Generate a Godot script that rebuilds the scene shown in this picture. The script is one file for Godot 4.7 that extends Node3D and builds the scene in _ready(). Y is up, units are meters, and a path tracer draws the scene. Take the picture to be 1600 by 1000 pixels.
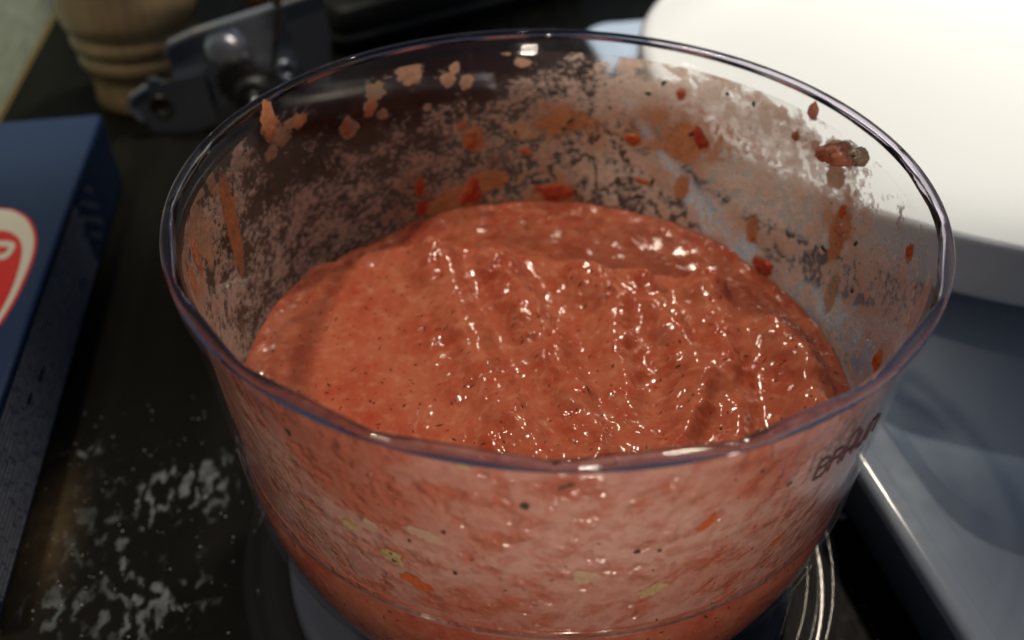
extends Node3D

const MM := 0.001
const RIM_Y := 96.1          # millimetres from the worktop to the top of the bowl
const YAW := 11.0            # the kitchen (worktop, carton, tray) is turned by this against the bowl's axes

var names := {}
var rng := RandomNumberGenerator.new()

# ------------------------------------------------------------------ helpers
func numbered(called: String, parent: Node) -> String:
	var key := str(parent.get_instance_id()) + called
	var n: int = names.get(key, 0)
	names[key] = n + 1
	return called if n == 0 else "%s_%03d" % [called, n]

func obj(called: String, mesh: Mesh, mat: Material, parent: Node = self) -> MeshInstance3D:
	var o := MeshInstance3D.new()
	o.name = numbered(called, parent)
	o.mesh = mesh
	if mat: o.material_override = mat
	parent.add_child(o, true)
	return o

func tag(o: Node, label: String, category := "", group := "", kind := "") -> Node:
	if label: o.set_meta("label", label)
	if category: o.set_meta("category", category)
	if group: o.set_meta("group", group)
	if kind: o.set_meta("kind", kind)
	return o

func thing(called: String, label: String, category: String, at := Vector3.ZERO, turn := 0.0, group := "") -> Node3D:
	var o := Node3D.new()
	o.name = numbered(called, self)
	o.position = at
	o.rotation_degrees.y = turn
	add_child(o, true)
	tag(o, label, category, group)
	return o

func kitchen(a: float, b: float, y := 0.0) -> Vector3:
	var c := cos(deg_to_rad(YAW))
	var s := sin(deg_to_rad(YAW))
	return Vector3(a * c + b * s, y, -a * s + b * c) * MM

func lin(r: float, g: float, b: float, a := 1.0) -> Color:
	var c := Color(r, g, b).linear_to_srgb()
	c.a = a
	return c

func mat(c: Color, rough := 0.5, metal := 0.0) -> StandardMaterial3D:
	var m := StandardMaterial3D.new()
	m.albedo_color = c
	m.roughness = rough
	m.metallic = metal
	return m

func pane(c: Color, alpha: float, rough := 0.06) -> StandardMaterial3D:
	var m := mat(c, rough)
	m.albedo_color.a = alpha
	m.transparency = BaseMaterial3D.TRANSPARENCY_ALPHA
	return m

func noise_image(w: int, h: int, freq: float, seed_: int, octaves := 4, sx := 1.0, sy := 1.0, kind := FastNoiseLite.TYPE_SIMPLEX_SMOOTH, warp := 0.0) -> PackedByteArray:
	var n := FastNoiseLite.new()
	n.seed = seed_
	n.noise_type = kind
	n.frequency = freq
	n.fractal_octaves = octaves
	if warp > 0.0:
		n.domain_warp_enabled = true
		n.domain_warp_amplitude = warp
		n.domain_warp_frequency = freq * 0.8
		n.domain_warp_fractal_octaves = 3
	if kind == FastNoiseLite.TYPE_CELLULAR:
		n.cellular_return_type = FastNoiseLite.RETURN_DISTANCE
	var iw := maxi(8, int(w * sx))
	var ih := maxi(8, int(h * sy))
	var im := n.get_image(iw, ih)
	if iw != w or ih != h:
		im.resize(w, h, Image.INTERPOLATE_CUBIC)
	im.convert(Image.FORMAT_L8)
	return im.get_data()

func texture_of(data: PackedByteArray, w: int, h: int, format := Image.FORMAT_RGB8, mip := true) -> ImageTexture:
	var im := Image.create_from_data(w, h, false, format, data)
	if mip: im.generate_mipmaps()
	return ImageTexture.create_from_image(im)

# coarse map from control points (x, y, value) -> upsampled bytes
func field(points: Array, w: int, h: int, x0: float, x1: float, y0: float, y1: float, ax: float, ay: float) -> PackedByteArray:
	var cw := 96
	var ch := 32
	var b := PackedByteArray()
	b.resize(cw * ch)
	for j in ch:
		for i in cw:
			var x := lerpf(x0, x1, (i + 0.5) / cw)
			var y := lerpf(y0, y1, (j + 0.5) / ch)
			var s := 0.0
			var t := 0.0
			for p in points:
				var d := pow((x - p[0]) / ax, 2) + pow((y - p[1]) / ay, 2)
				var k := 1.0 / (d * d + 0.02)
				s += k * p[2]
				t += k
			b[j * cw + i] = int(clampf(s / t, 0, 1) * 255)
	var im := Image.create_from_data(cw, ch, false, Image.FORMAT_L8, b)
	im.resize(w, h, Image.INTERPOLATE_CUBIC)
	return im.get_data()

# skin over loops of points (each loop the same length, closed round); shapes in millimetres
func skin(loops: Array, cap_first := false, cap_last := false, uv := false, smooth := true) -> ArrayMesh:
	var st := SurfaceTool.new()
	st.begin(Mesh.PRIMITIVE_TRIANGLES)
	st.set_smooth_group(0 if smooth else -1)
	var n: int = loops[0].size()
	var quad := func(p: Array, t: Array) -> void:
		for k in [0, 1, 2, 0, 2, 3]:
			if uv: st.set_uv(t[k])
			st.add_vertex(p[k] * MM)
	for i in loops.size() - 1:
		var v0 := float(i) / (loops.size() - 1)
		var v1 := float(i + 1) / (loops.size() - 1)
		for j in n:
			var k := (j + 1) % n
			quad.call([loops[i][j], loops[i + 1][j], loops[i + 1][k], loops[i][k]], [Vector2(float(j) / n, v0), Vector2(float(j) / n, v1), Vector2(float(j + 1) / n, v1), Vector2(float(j + 1) / n, v0)])
	for c in [[cap_first, 0], [cap_last, loops.size() - 1]]:
		if not c[0]: continue
		var mid := Vector3.ZERO
		for q in loops[c[1]]: mid += q / n
		if smooth: st.set_smooth_group(c[1] + 1)
		for j in n:
			var k := (j + 1) % n
			var tri := [mid, loops[c[1]][j], loops[c[1]][k]] if c[1] == 0 else [mid, loops[c[1]][k], loops[c[1]][j]]
			for q in tri:
				if uv: st.set_uv(Vector2.ZERO)
				st.add_vertex(q * MM)
	st.index()
	st.generate_normals()
	return st.commit()

func ring(r: float, y: float, n: int) -> Array:
	var a := []
	for j in n:
		var t := TAU * j / n
		a.append(Vector3(r * sin(t), y, r * cos(t)))
	return a

# profile of (r, y) from the bottom outside upwards
func lathe(profile: Array, n := 96, closed := false) -> ArrayMesh:
	var loops := []
	for p in profile: loops.append(ring(p.x, p.y, n))
	if closed: loops.append(ring(profile[0].x, profile[0].y, n))
	return skin(loops)

# smooths a profile by corner cutting
func soften(pts: Array, times := 2, keep_ends := true) -> Array:
	var p := pts
	for t in times:
		var q := [p[0]] if keep_ends else []
		for i in p.size() - 1:
			q.append(p[i].lerp(p[i + 1], 0.25))
			q.append(p[i].lerp(p[i + 1], 0.75))
		if keep_ends: q.append(p[-1])
		p = q
	return p

func rrect(x0: float, x1: float, z0: float, z1: float, r: float, y: float, k := 6) -> Array:
	var a := []
	for c in [[x1 - r, z1 - r, 0.0], [x1 - r, z0 + r, PI / 2], [x0 + r, z0 + r, PI], [x0 + r, z1 - r, 3 * PI / 2]]:
		for i in k + 1:
			var t: float = c[2] + PI / 2 * i / k
			a.append(Vector3(c[0] + r * sin(t + 0.0), y, c[1] + r * cos(t)))
	return a

# a plate: an outline in its own x-y plane, with a thickness in z and bevelled edges
func plate(outline: PackedVector2Array, thick: float, bevel := 0.3) -> ArrayMesh:
	var st := SurfaceTool.new()
	st.begin(Mesh.PRIMITIVE_TRIANGLES)
	st.set_smooth_group(-1)
	var pts := outline.duplicate()
	if Geometry2D.is_polygon_clockwise(pts): pts.reverse()
	var inset := Geometry2D.offset_polygon(pts, -bevel)
	var face: PackedVector2Array = pts
	if inset.size() == 1 and inset[0].size() == pts.size(): face = inset[0]
	var tri := Geometry2D.triangulate_polygon(pts)
	for i in range(0, tri.size(), 3):
		for side in [1, -1]:
			var o := [tri[i], tri[i + 1], tri[i + 2]]
			if side > 0: o = [tri[i], tri[i + 2], tri[i + 1]]
			for k in o:
				st.add_vertex(Vector3(pts[k].x, pts[k].y, side * thick / 2) * MM)
	for i in pts.size():
		var a := pts[i]
		var b := pts[(i + 1) % pts.size()]
		var q := [Vector3(a.x, a.y, thick / 2), Vector3(b.x, b.y, thick / 2), Vector3(b.x, b.y, -thick / 2), Vector3(a.x, a.y, -thick / 2)]
		for k in [0, 1, 2, 0, 2, 3]: st.add_vertex(q[k] * MM)
	st.generate_normals()
	return st.commit()

func circle2(c: Vector2, r: float, n := 24, teeth := 0, depth := 0.0) -> PackedVector2Array:
	var a := PackedVector2Array()
	var m := teeth * 4 if teeth else n
	for i in m:
		var t := TAU * i / m
		var rr := r - (depth if teeth and i % 4 > 1 else 0.0)
		a.append(c + Vector2(cos(t), sin(t)) * rr)
	return a

# a flat print on a level surface: outline (x, z) in millimetres
func print_sheet(outline: Array, y: float) -> ArrayMesh:
	var pv := PackedVector2Array(outline)
	var tri := Geometry2D.triangulate_polygon(pv)
	var st := SurfaceTool.new()
	st.begin(Mesh.PRIMITIVE_TRIANGLES)
	for i in range(0, tri.size(), 3):
		var a := pv[tri[i]]
		var b := pv[tri[i + 1]]
		var c := pv[tri[i + 2]]
		var o := [a, b, c] if (b - a).cross(c - a) > 0 else [a, c, b]
		for q in o:
			st.set_normal(Vector3.UP)
			st.add_vertex(Vector3(q.x, y, q.y) * MM)
	return st.commit()

func closed_curve(pts: Array, per := 8) -> Array:
	var out := []
	var n := pts.size()
	for i in n:
		for k in per:
			out.append(pts[i].cubic_interpolate(pts[(i + 1) % n], pts[(i - 1 + n) % n], pts[(i + 2) % n], float(k) / per))
	return out

# ------------------------------------------------------------------ the bowl's shape, in millimetres
func outer_radius(depth: float) -> float:      # depth below the rim
	return lerpf(61.0, 59.1, clampf(depth / 41.0, 0, 1))

func inner_radius(depth: float) -> float:
	return outer_radius(depth) - 0.9

func on_wall(deg: float, depth: float, radius: float) -> Vector3:     # deg from the front (+z) towards +x
	var t := deg_to_rad(deg)
	return Vector3(radius * sin(t), RIM_Y - depth, radius * cos(t))

var lump_noise := FastNoiseLite.new()

# an irregular lump of sauce sticking to the inside (inward) or pressed against the inside of the front wall
func lump(deg: float, depth: float, w: float, h: float, turn: float, thick: float, seed_: int, inward := true, rough := 0.28) -> ArrayMesh:
	var st := SurfaceTool.new()
	st.begin(Mesh.PRIMITIVE_TRIANGLES)
	st.set_smooth_group(0)
	var rings := 8
	var n := 30
	var at := func(i: int, j: int) -> Vector3:
		var t := TAU * j / n
		var q := float(i) / rings
		var wob := 1.0 + rough * 1.6 * lump_noise.get_noise_3d(cos(t) * 60.0, sin(t) * 60.0, seed_ * 37.0) + rough * 0.8 * lump_noise.get_noise_3d(cos(t) * 190.0, sin(t) * 190.0, seed_ * 53.0)
		var p := Vector2(cos(t) * w / 2, sin(t) * h / 2) * q * wob
		p = p.rotated(deg_to_rad(turn))
		var up := thick * pow(maxf(0.0, 1.0 - pow(q, 4.0)), 0.6) * (1.0 + 2.1 * rough * lump_noise.get_noise_3d(p.x * 60.0, p.y * 60.0, seed_ * 11.0))
		var d := depth + p.y
		var r := inner_radius(d) - 0.25
		if inward: r -= up
		else: r += 0.05
		return on_wall(deg + rad_to_deg(p.x / r), d, r)
	for i in rings:
		for j in n:
			var a: Vector3 = at.call(i, j)
			var b: Vector3 = at.call(i + 1, j)
			var c: Vector3 = at.call(i + 1, (j + 1) % n)
			var d: Vector3 = at.call(i, (j + 1) % n)
			for q in [a, b, c, a, c, d]: st.add_vertex(q * MM)
	st.index()
	st.generate_normals()
	return st.commit()

# a grid patch of the inner wall between two angles
func wall_patch(d0: float, d1: float, y0: float, y1: float, nx: int, ny: int, inset: float) -> ArrayMesh:
	var st := SurfaceTool.new()
	st.begin(Mesh.PRIMITIVE_TRIANGLES)
	st.set_smooth_group(0)
	var at := func(i: int, j: int) -> void:
		var u := float(i) / nx
		var v := float(j) / ny
		var d := lerpf(y0, y1, v)
		st.set_uv(Vector2(u, v))
		st.add_vertex(on_wall(lerpf(d0, d1, u), d, minf(inner_radius(d), 59.75) - inset) * MM)
	for i in nx:
		for j in ny:
			for q in [[i, j], [i + 1, j], [i + 1, j + 1], [i, j], [i + 1, j + 1], [i, j + 1]]: at.call(q[0], q[1])
	st.index()
	st.generate_normals()
	st.generate_tangents()
	return st.commit()

func polyline_distance(p: Vector2, line: Array) -> Vector2:    # (distance, signed side)
	var best := 1e9
	var side := 0.0
	for i in line.size() - 1:
		var a: Vector2 = line[i]
		var b: Vector2 = line[i + 1]
		var t := clampf((p - a).dot(b - a) / (b - a).length_squared(), 0, 1)
		var d := p.distance_to(a + (b - a) * t)
		if d < best:
			best = d
			side = signf((b - a).cross(p - a))
	return Vector2(best, side)

# ------------------------------------------------------------------ the scene
func _ready():
	rng.seed = 7
	lump_noise.seed = 5
	lump_noise.frequency = 0.01
	camera_and_light()
	worktop()
	carton()
	mills()
	can_opener()
	black_case()
	tray_and_dish()
	stand()
	bowl()
	sauce()
	lettering()
	crumbs()

func camera_and_light():
	var cam := Camera3D.new()
	cam.name = "camera"
	cam.position = Vector3(-6.63, RIM_Y + 74.94, 125.57) * MM
	cam.rotation = Vector3(-0.7010957, 0, 0.00438)
	cam.fov = 40.0
	cam.near = 0.01
	cam.far = 20.0
	var lens := CameraAttributesPhysical.new()
	lens.frustum_focal_length = 32.97
	lens.exposure_aperture = 15.0
	lens.frustum_focus_distance = 0.142
	lens.frustum_near = 0.01
	lens.frustum_far = 20.0
	cam.attributes = lens
	add_child(cam)
	cam.current = true
	var env := Environment.new()
	env.background_mode = Environment.BG_COLOR
	env.background_color = Color(0.80, 0.87, 1.0)
	env.background_energy_multiplier = 0.075
	env.tonemap_mode = Environment.TONE_MAPPER_LINEAR
	env.tonemap_exposure = 1.0
	env.sdfgi_enabled = true
	env.ssao_enabled = true
	env.ssil_enabled = true
	var we := WorldEnvironment.new()
	we.name = "environment"
	we.environment = env
	add_child(we)
	# halogen spots under the wall cupboards, then two added fill lights
	spot("back_spot", Vector3(0.16, 0.62, -0.38), Vector3(-0.01, 0.06, 0.0), 0.215, 9.5, Color(1.0, 0.93, 0.84), 0.026)
	spot("left_spot", Vector3(-0.24, 0.60, 0.06), Vector3(-0.095, 0.0, -0.05), 0.165, 18.5, Color(1.0, 0.93, 0.84), 0.022)
	spot("right_spot", Vector3(0.34, 0.50, -0.38), Vector3(0.17, 0.03, -0.24), 0.42, 19.0, Color(1.0, 0.99, 0.965), 0.02)
	spot("added_front_fill", Vector3(0.08, 0.135, 0.62), Vector3(0.004, 0.100, 0.05), 0.31, 6.6, Color(1.0, 0.93, 0.86), 0.032)  # added low fill behind the camera, brightens the front of the bowl
	spot("added_wall_fill", Vector3(-0.08, 0.62, -0.32), Vector3(-0.19, 0.05, -0.24), 0.26, 14.0, Color(1.0, 0.98, 0.88), 0.02)  # added unseen fill that brightens the green wall

func spot(called: String, at: Vector3, to: Vector3, energy: float, angle: float, c: Color, size: float):
	var l := SpotLight3D.new()
	l.name = called
	l.light_color = c
	l.light_energy = energy
	l.light_size = size
	l.spot_range = 6.0
	l.spot_attenuation = 2.0
	l.spot_angle = angle
	l.spot_angle_attenuation = 0.6
	l.shadow_enabled = true
	add_child(l)
	l.look_at_from_position(at, to)

func worktop():
	# black stained boards, worn, with dried pale smears
	var w := 2048
	var h := 2048
	var grain := noise_image(w, h, 0.012, 3, 5, 1.0, 0.05)
	var cloud := noise_image(w, h, 0.004, 4, 5)
	var fine := noise_image(w, h, 0.05, 6, 3)
	var chip := noise_image(w, h, 0.075, 9, 5, 1.0, 0.5, FastNoiseLite.TYPE_SIMPLEX_SMOOTH, 12.0)
	# the sheet spans a -178..360 and b -420..118 (millimetres): 538 mm in 2048 pixels
	var span := 538.0
	var data := PackedByteArray()
	data.resize(w * h * 3)
	var smears := [[-83.0, -29.0, 9.0, 8.0, 1.0], [-77.0, -33.0, 5.0, 4.0, 1.0], [-90.0, -27.0, 5.0, 9.0, 0.7], [-87.0, 3.5, 9.0, 7.0, 1.0], [-95.0, -7.0, 3.0, 12.0, 0.6], [-110.0, -46.0, 5.0, 2.0, 0.6], [-107.0, 0.5, 8.0, 6.0, 0.45], [-98.0, -18.0, 14.0, 16.0, 0.25]]
	for j in h:
		var b := -420.0 + span * j / h
		for i in w:
			var a := -178.0 + span * i / w
			var k := j * w + i
			var g := grain[k] / 255.0
			var f := fine[k] / 255.0
			var c := cloud[k] / 255.0
			var v := 0.004 + 0.005 * g * g + 0.003 * f * c
			var col := Vector3(v * 1.05, v, v * 0.82)
			# worn strip where the wood shows
			var dw := pow((a + 113.0) / 5.0, 2) + pow((b + 22.0) / 16.0, 2)
			if dw < 4.0:
				var t := exp(-dw) * (0.25 + 1.1 * g) * (0.5 + 0.8 * f)
				col = col.lerp(Vector3(0.16, 0.115, 0.06), clampf(t * 0.5, 0, 1))
			# edge of the board is bare
			if a < -174.5:
				col = col.lerp(Vector3(0.22, 0.15, 0.06), 0.75)
			var sm := 0.0
			for s in smears:
				var d := pow((a - s[0]) / s[2], 2) + pow((b - s[1]) / s[3], 2)
				if d < 3.0: sm = maxf(sm, s[4] * exp(-d * 0.8))
			if sm > 0.02:
				var t := smoothstep(0.60 - 0.20 * sm, 0.70 - 0.20 * sm, chip[k] / 255.0 * 0.6 + 0.25 * g + 0.15 * f)
				col = col.lerp(Vector3(0.21, 0.245, 0.26) * (0.3 + 0.9 * f), clampf(t * minf(0.62, sm * 1.1), 0, 1))
			# greyer scratched ground beside the tray
			if a > 30.0:
				var t := smoothstep(0.62, 0.9, f) * smoothstep(0.35, 0.7, c)
				col = col.lerp(Vector3(0.12, 0.12, 0.115), t * 0.5)
			var q := Color(col.x, col.y, col.z).linear_to_srgb()
			data[k * 3] = int(q.r * 255)
			data[k * 3 + 1] = int(q.g * 255)
			data[k * 3 + 2] = int(q.b * 255)
	var m := mat(Color.WHITE, 0.42)
	m.albedo_texture = texture_of(data, w, h)
	m.metallic_specular = 0.22
	var bump := PackedByteArray()
	bump.resize(w * h)
	for k in w * h: bump[k] = (grain[k] * 3 + fine[k]) >> 2
	m.heightmap_enabled = true
	m.heightmap_texture = texture_of(bump, w, h, Image.FORMAT_L8)
	m.heightmap_scale = 0.03
	var st := SurfaceTool.new()
	st.begin(Mesh.PRIMITIVE_TRIANGLES)
	var e := 1.5
	var A0 := -178.0
	var A1 := 360.0
	var B0 := -420.0
	var B1 := 118.0
	var q := [[Vector3(A0 + e, 0, B0), Vector3(A1, 0, B0), Vector3(A1, 0, B1), Vector3(A0 + e, 0, B1)], [Vector3(A0, -e, B0), Vector3(A0 + e, 0, B0), Vector3(A0 + e, 0, B1), Vector3(A0, -e, B1)], [Vector3(A0, -30, B0), Vector3(A0, -e, B0), Vector3(A0, -e, B1), Vector3(A0, -30, B1)],
		[Vector3(A1, 0, B0), Vector3(A1, -30, B0), Vector3(A1, -30, B1), Vector3(A1, 0, B1)], [Vector3(A0, -30, B1), Vector3(A0, -e, B1), Vector3(A1, 0, B1), Vector3(A1, -30, B1)], [Vector3(A1, -30, B0), Vector3(A1, 0, B0), Vector3(A0, -e, B0), Vector3(A0, -30, B0)], [Vector3(A0, -30, B1), Vector3(A1, -30, B1), Vector3(A1, -30, B0), Vector3(A0, -30, B0)]]
	for f in q:
		st.set_smooth_group(-1)
		for k in [0, 1, 2, 0, 2, 3]:
			st.set_uv(Vector2((f[k].x - A0) / span, (f[k].z - B0) / span))
			st.add_vertex(f[k] * MM)
	st.generate_normals()
	st.generate_tangents()
	var o := obj("worktop", st.commit(), m)
	o.rotation_degrees.y = YAW
	tag(o, "black stained wooden worktop with worn and smeared patches", "", "", "structure")
	# pale green wall along the left edge of the worktop
	var wm := mat(lin(0.74, 0.82, 0.68), 0.6)
	var nt := NoiseTexture2D.new()
	var nn := FastNoiseLite.new()
	nn.frequency = 0.02
	nt.noise = nn
	nt.width = 256
	nt.height = 256
	wm.heightmap_enabled = true
	wm.heightmap_texture = nt
	wm.heightmap_scale = 0.05
	wm.uv1_triplanar = true
	wm.uv1_scale = Vector3.ONE * 8.0
	var wall := BoxMesh.new()
	wall.size = Vector3(30, 420, 700) * MM
	var wo := obj("wall", wall, wm)
	wo.position = kitchen(-186.0 - 15.0, -150.0, 0.12)
	wo.rotation_degrees.y = YAW
	tag(wo, "pale green wall rising along the left edge of the worktop", "", "", "structure")

func carton():
	var t := thing("carton", "navy blue cardboard carton with a red and white oval logo", "box", kitchen(-147.0, -88.0), YAW)
	var m := mat(lin(0.005, 0.023, 0.080), 0.5)
	var nt := NoiseTexture2D.new()
	var nn := FastNoiseLite.new()
	nn.frequency = 0.006
	nt.noise = nn
	nt.width = 256
	nt.height = 256
	m.heightmap_enabled = true
	m.heightmap_texture = nt
	m.heightmap_scale = 0.04
	m.uv1_triplanar = true
	m.uv1_scale = Vector3.ONE * 6.0
	var loops := [rrect(-28.6, 28.6, -92.6, 92.6, 1.0, 0.3, 2), rrect(-29, 29, -93, 93, 1.2, 0.9, 2), rrect(-29, 29, -93, 93, 1.2, 13, 2), rrect(-29, 29, -93, 93, 1.2, 26.6, 2), rrect(-28.7, 28.7, -92.7, 92.7, 1.0, 27.3, 2), rrect(-28.1, 28.1, -92.1, 92.1, 0.8, 27.5, 2)]
	obj("carton_body", skin(loops, true, true), m, t)
	# the logo: a rounded leaf of red in white in red, its right tip in the picture
	var off := Vector2(147.0, 88.0)
	var edge := [Vector2(-150, -125.5), Vector2(-137.6, -123.3), Vector2(-132.8, -121.2), Vector2(-127.8, -115.5), Vector2(-123.9, -106.0), Vector2(-122.4, -96.0), Vector2(-122.4, -84.0), Vector2(-123.2, -73.3), Vector2(-125.5, -64), Vector2(-133, -56), Vector2(-148, -53), Vector2(-163, -58), Vector2(-171, -72), Vector2(-172.5, -92), Vector2(-169, -110), Vector2(-162, -121)]
	var inner := [Vector2(-148, -112.5), Vector2(-134.8, -110.8), Vector2(-129.7, -107.2), Vector2(-126.8, -101.2), Vector2(-125.5, -93.3), Vector2(-125.0, -81.8), Vector2(-125.8, -71.3), Vector2(-128, -64.5), Vector2(-135, -59.5), Vector2(-148, -57.5), Vector2(-160, -62), Vector2(-166.5, -74), Vector2(-167.5, -92), Vector2(-163, -106)]
	var a := []
	var b := []
	var c := []
	for p in edge: a.append(p + off)
	for p in edge: b.append((p - Vector2(-147, -88)) * Vector2(0.968, 0.982) )
	for p in inner: c.append(p + off)
	var red := mat(lin(0.62, 0.02, 0.025), 0.35)
	var white := mat(lin(0.66, 0.66, 0.55), 0.35)
	var lg := obj("logo", print_sheet(closed_curve(a), 27.58), red, t)
	obj("logo_ring", print_sheet(closed_curve(b), 27.66), white, lg)
	obj("logo_centre", print_sheet(closed_curve(c), 27.74), red, lg)
	# the last letter of the word in the logo: a white rounded bow with a red middle
	var bow := [Vector2(-139.5, -106.5), Vector2(-133.4, -105.1), Vector2(-130.2, -104.2), Vector2(-128.6, -102.0), Vector2(-128.7, -98.6), Vector2(-129.6, -96.0), Vector2(-132.0, -95.4), Vector2(-139.5, -96.2)]
	var hole := [Vector2(-138.5, -103.4), Vector2(-133.5, -102.2), Vector2(-130.8, -101.6), Vector2(-130.3, -100.2), Vector2(-130.8, -98.7), Vector2(-133.5, -98.4), Vector2(-138.5, -99)]
	var bo := []
	var ho := []
	for p in bow: bo.append(p + off)
	for p in hole: ho.append(p + off)
	obj("logo_letter", print_sheet(closed_curve(bo, 5), 27.82), white, lg)
	obj("letter_middle", print_sheet(closed_curve(ho, 5), 27.90), red, lg)
	# fine print on the long side, rows running along the box; too small to read
	var w := 2048
	var h := 256
	var data := PackedByteArray()
	data.resize(w * h * 3)
	var n1 := noise_image(w, h, 0.02, 21, 3)
	var ink := PackedByteArray()
	var rowfill := PackedByteArray()
	rowfill.resize(w * h)
	ink.resize(w * h)
	var rows := 14
	for r in rows:
		var y0 := int((r + 0.6) * h / (rows + 0.6))
		var x := rng.randi_range(560, 640)
		while x < w - 60:
			var word := rng.randi_range(4, 14)
			for l in word:
				var lw := rng.randi_range(6, 10)
				var kind := rng.randi_range(0, 4)
				for yy in 10:
					for xx in lw:
						var on: bool = (xx < 2 and kind != 2) or (yy < 2 and kind > 0) or (yy >= 8 and kind != 1) or (xx >= lw - 2 and kind == 3) or (yy == 5 and kind == 4)
						if on and x + xx < w - 40: ink[(y0 + yy) * w + x + xx] = 255
				for yy in 10:
					for xx in lw + 2:
						if x + xx < w - 40: rowfill[(y0 + yy) * w + x + xx] = 255
				x += lw + 3
				if x > w - 60: break
			x += rng.randi_range(4, 6)
			if rng.randf() < 0.02: x += rng.randi_range(20, 60)
	for k in w * h:
		var px := k % w
		var py := k / w
		var v := ink[k] / 255.0
		v = maxf(v, 0.50 * rowfill[k] / 255.0)
		# lighter slanting bars at the far end of the print, a barcode-like block of ingredients
		if px > 380 and px < 560 and int(px * 0.55 + py * 0.8) % 52 < 22 and py > 30 and py < 225: v = 0.16
		var s := 0.75 + 0.5 * n1[k] / 255.0
		var q := Color(0.008 + 0.50 * v * s, 0.028 + 0.54 * v * s, 0.085 + 0.58 * v * s).linear_to_srgb()
		data[k * 3] = int(q.r * 255)
		data[k * 3 + 1] = int(q.g * 255)
		data[k * 3 + 2] = int(q.b * 255)
	var pm := mat(Color.WHITE, 0.4)
	pm.albedo_texture = texture_of(data, w, h)
	var st := SurfaceTool.new()
	st.begin(Mesh.PRIMITIVE_TRIANGLES)
	var f := [Vector3(29.12, 25.6, -91), Vector3(29.12, 1.6, -91), Vector3(29.12, 1.6, 91), Vector3(29.12, 25.6, 91)]
	var uv := [Vector2(0, 0), Vector2(0, 1), Vector2(1, 1), Vector2(1, 0)]
	for k in [0, 1, 2, 0, 2, 3]:
		st.set_normal(Vector3.RIGHT)
		st.set_uv(uv[k])
		st.add_vertex(f[k] * MM)
	obj("small_print", st.commit(), pm, t)

func wood(base: Color, dark: Color, seed_: int) -> StandardMaterial3D:
	var w := 512
	var h := 512
	var g := noise_image(w, h, 0.03, seed_, 4, 1.0, 0.06)
	var c := noise_image(w, h, 0.008, seed_ + 1, 3)
	var d := PackedByteArray()
	d.resize(w * h * 3)
	for k in w * h:
		var q := base.lerp(dark, clampf(g[k] / 255.0 * 0.8 + c[k] / 255.0 * 0.5 - 0.25, 0, 1))
		d[k * 3] = int(q.r * 255)
		d[k * 3 + 1] = int(q.g * 255)
		d[k * 3 + 2] = int(q.b * 255)
	var m := mat(Color.WHITE, 0.38)
	m.albedo_texture = texture_of(d, w, h)
	m.uv1_triplanar = true
	m.uv1_scale = Vector3.ONE * 18.0
	m.clearcoat_enabled = true
	m.clearcoat = 0.4
	m.clearcoat_roughness = 0.25
	return m

func mills():
	var m := wood(lin(0.44, 0.31, 0.16), lin(0.26, 0.17, 0.08), 31)
	var steel := mat(lin(0.6, 0.6, 0.6), 0.25, 1.0)
	for k in 2:
		var t := thing("pepper_mill", ["turned pale wooden pepper mill behind the blue carton, nearest the wall", "darker turned wooden mill farther back, behind the can opener"][k], "pepper mill", [Vector3(-0.1630, 0, -0.2290), Vector3(-0.1165, 0, -0.3060)][k], 0.0, "wooden mills")
		var body := [Vector2(0.01, 0), Vector2(21.5, 0), Vector2(22.3, 1), Vector2(21.8, 6), Vector2(21.3, 13), Vector2(21.8, 15.5), Vector2(23.6, 16.8), Vector2(24.3, 19.2), Vector2(24.0, 22.0), Vector2(22.9, 23.2), Vector2(23.0, 23.9), Vector2(24.9, 25.0), Vector2(25.4, 27.4), Vector2(25.1, 30.0), Vector2(24.0, 31.3), Vector2(24.0, 32.0), Vector2(26.2, 34.0), Vector2(27.0, 38.5), Vector2(26.4, 45.0), Vector2(23.5, 54.0), Vector2(19.5, 66.0), Vector2(18.5, 80.0), Vector2(20.5, 92.0), Vector2(23.0, 98.0), Vector2(23.0, 100.0), Vector2(0.01, 100.0)]
		obj("mill_body", lathe(body, 64), m if k == 0 else wood(lin(0.28, 0.14, 0.05), lin(0.16, 0.07, 0.025), 41), t)
		var head := [Vector2(0.01, 100.6), Vector2(23, 100.6), Vector2(23.6, 102), Vector2(23, 106), Vector2(24, 116), Vector2(20, 127), Vector2(10, 133), Vector2(0.01, 134)]
		obj("mill_head", lathe(soften(head), 64), m, t)
		obj("mill_knob", lathe(soften([Vector2(0.01, 133.5), Vector2(3, 134), Vector2(5, 137), Vector2(4, 141), Vector2(0.01, 142)]), 24), steel, t)

func extruded(points: Array, thick: float) -> ArrayMesh:
	return plate(PackedVector2Array(points), thick)

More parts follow.
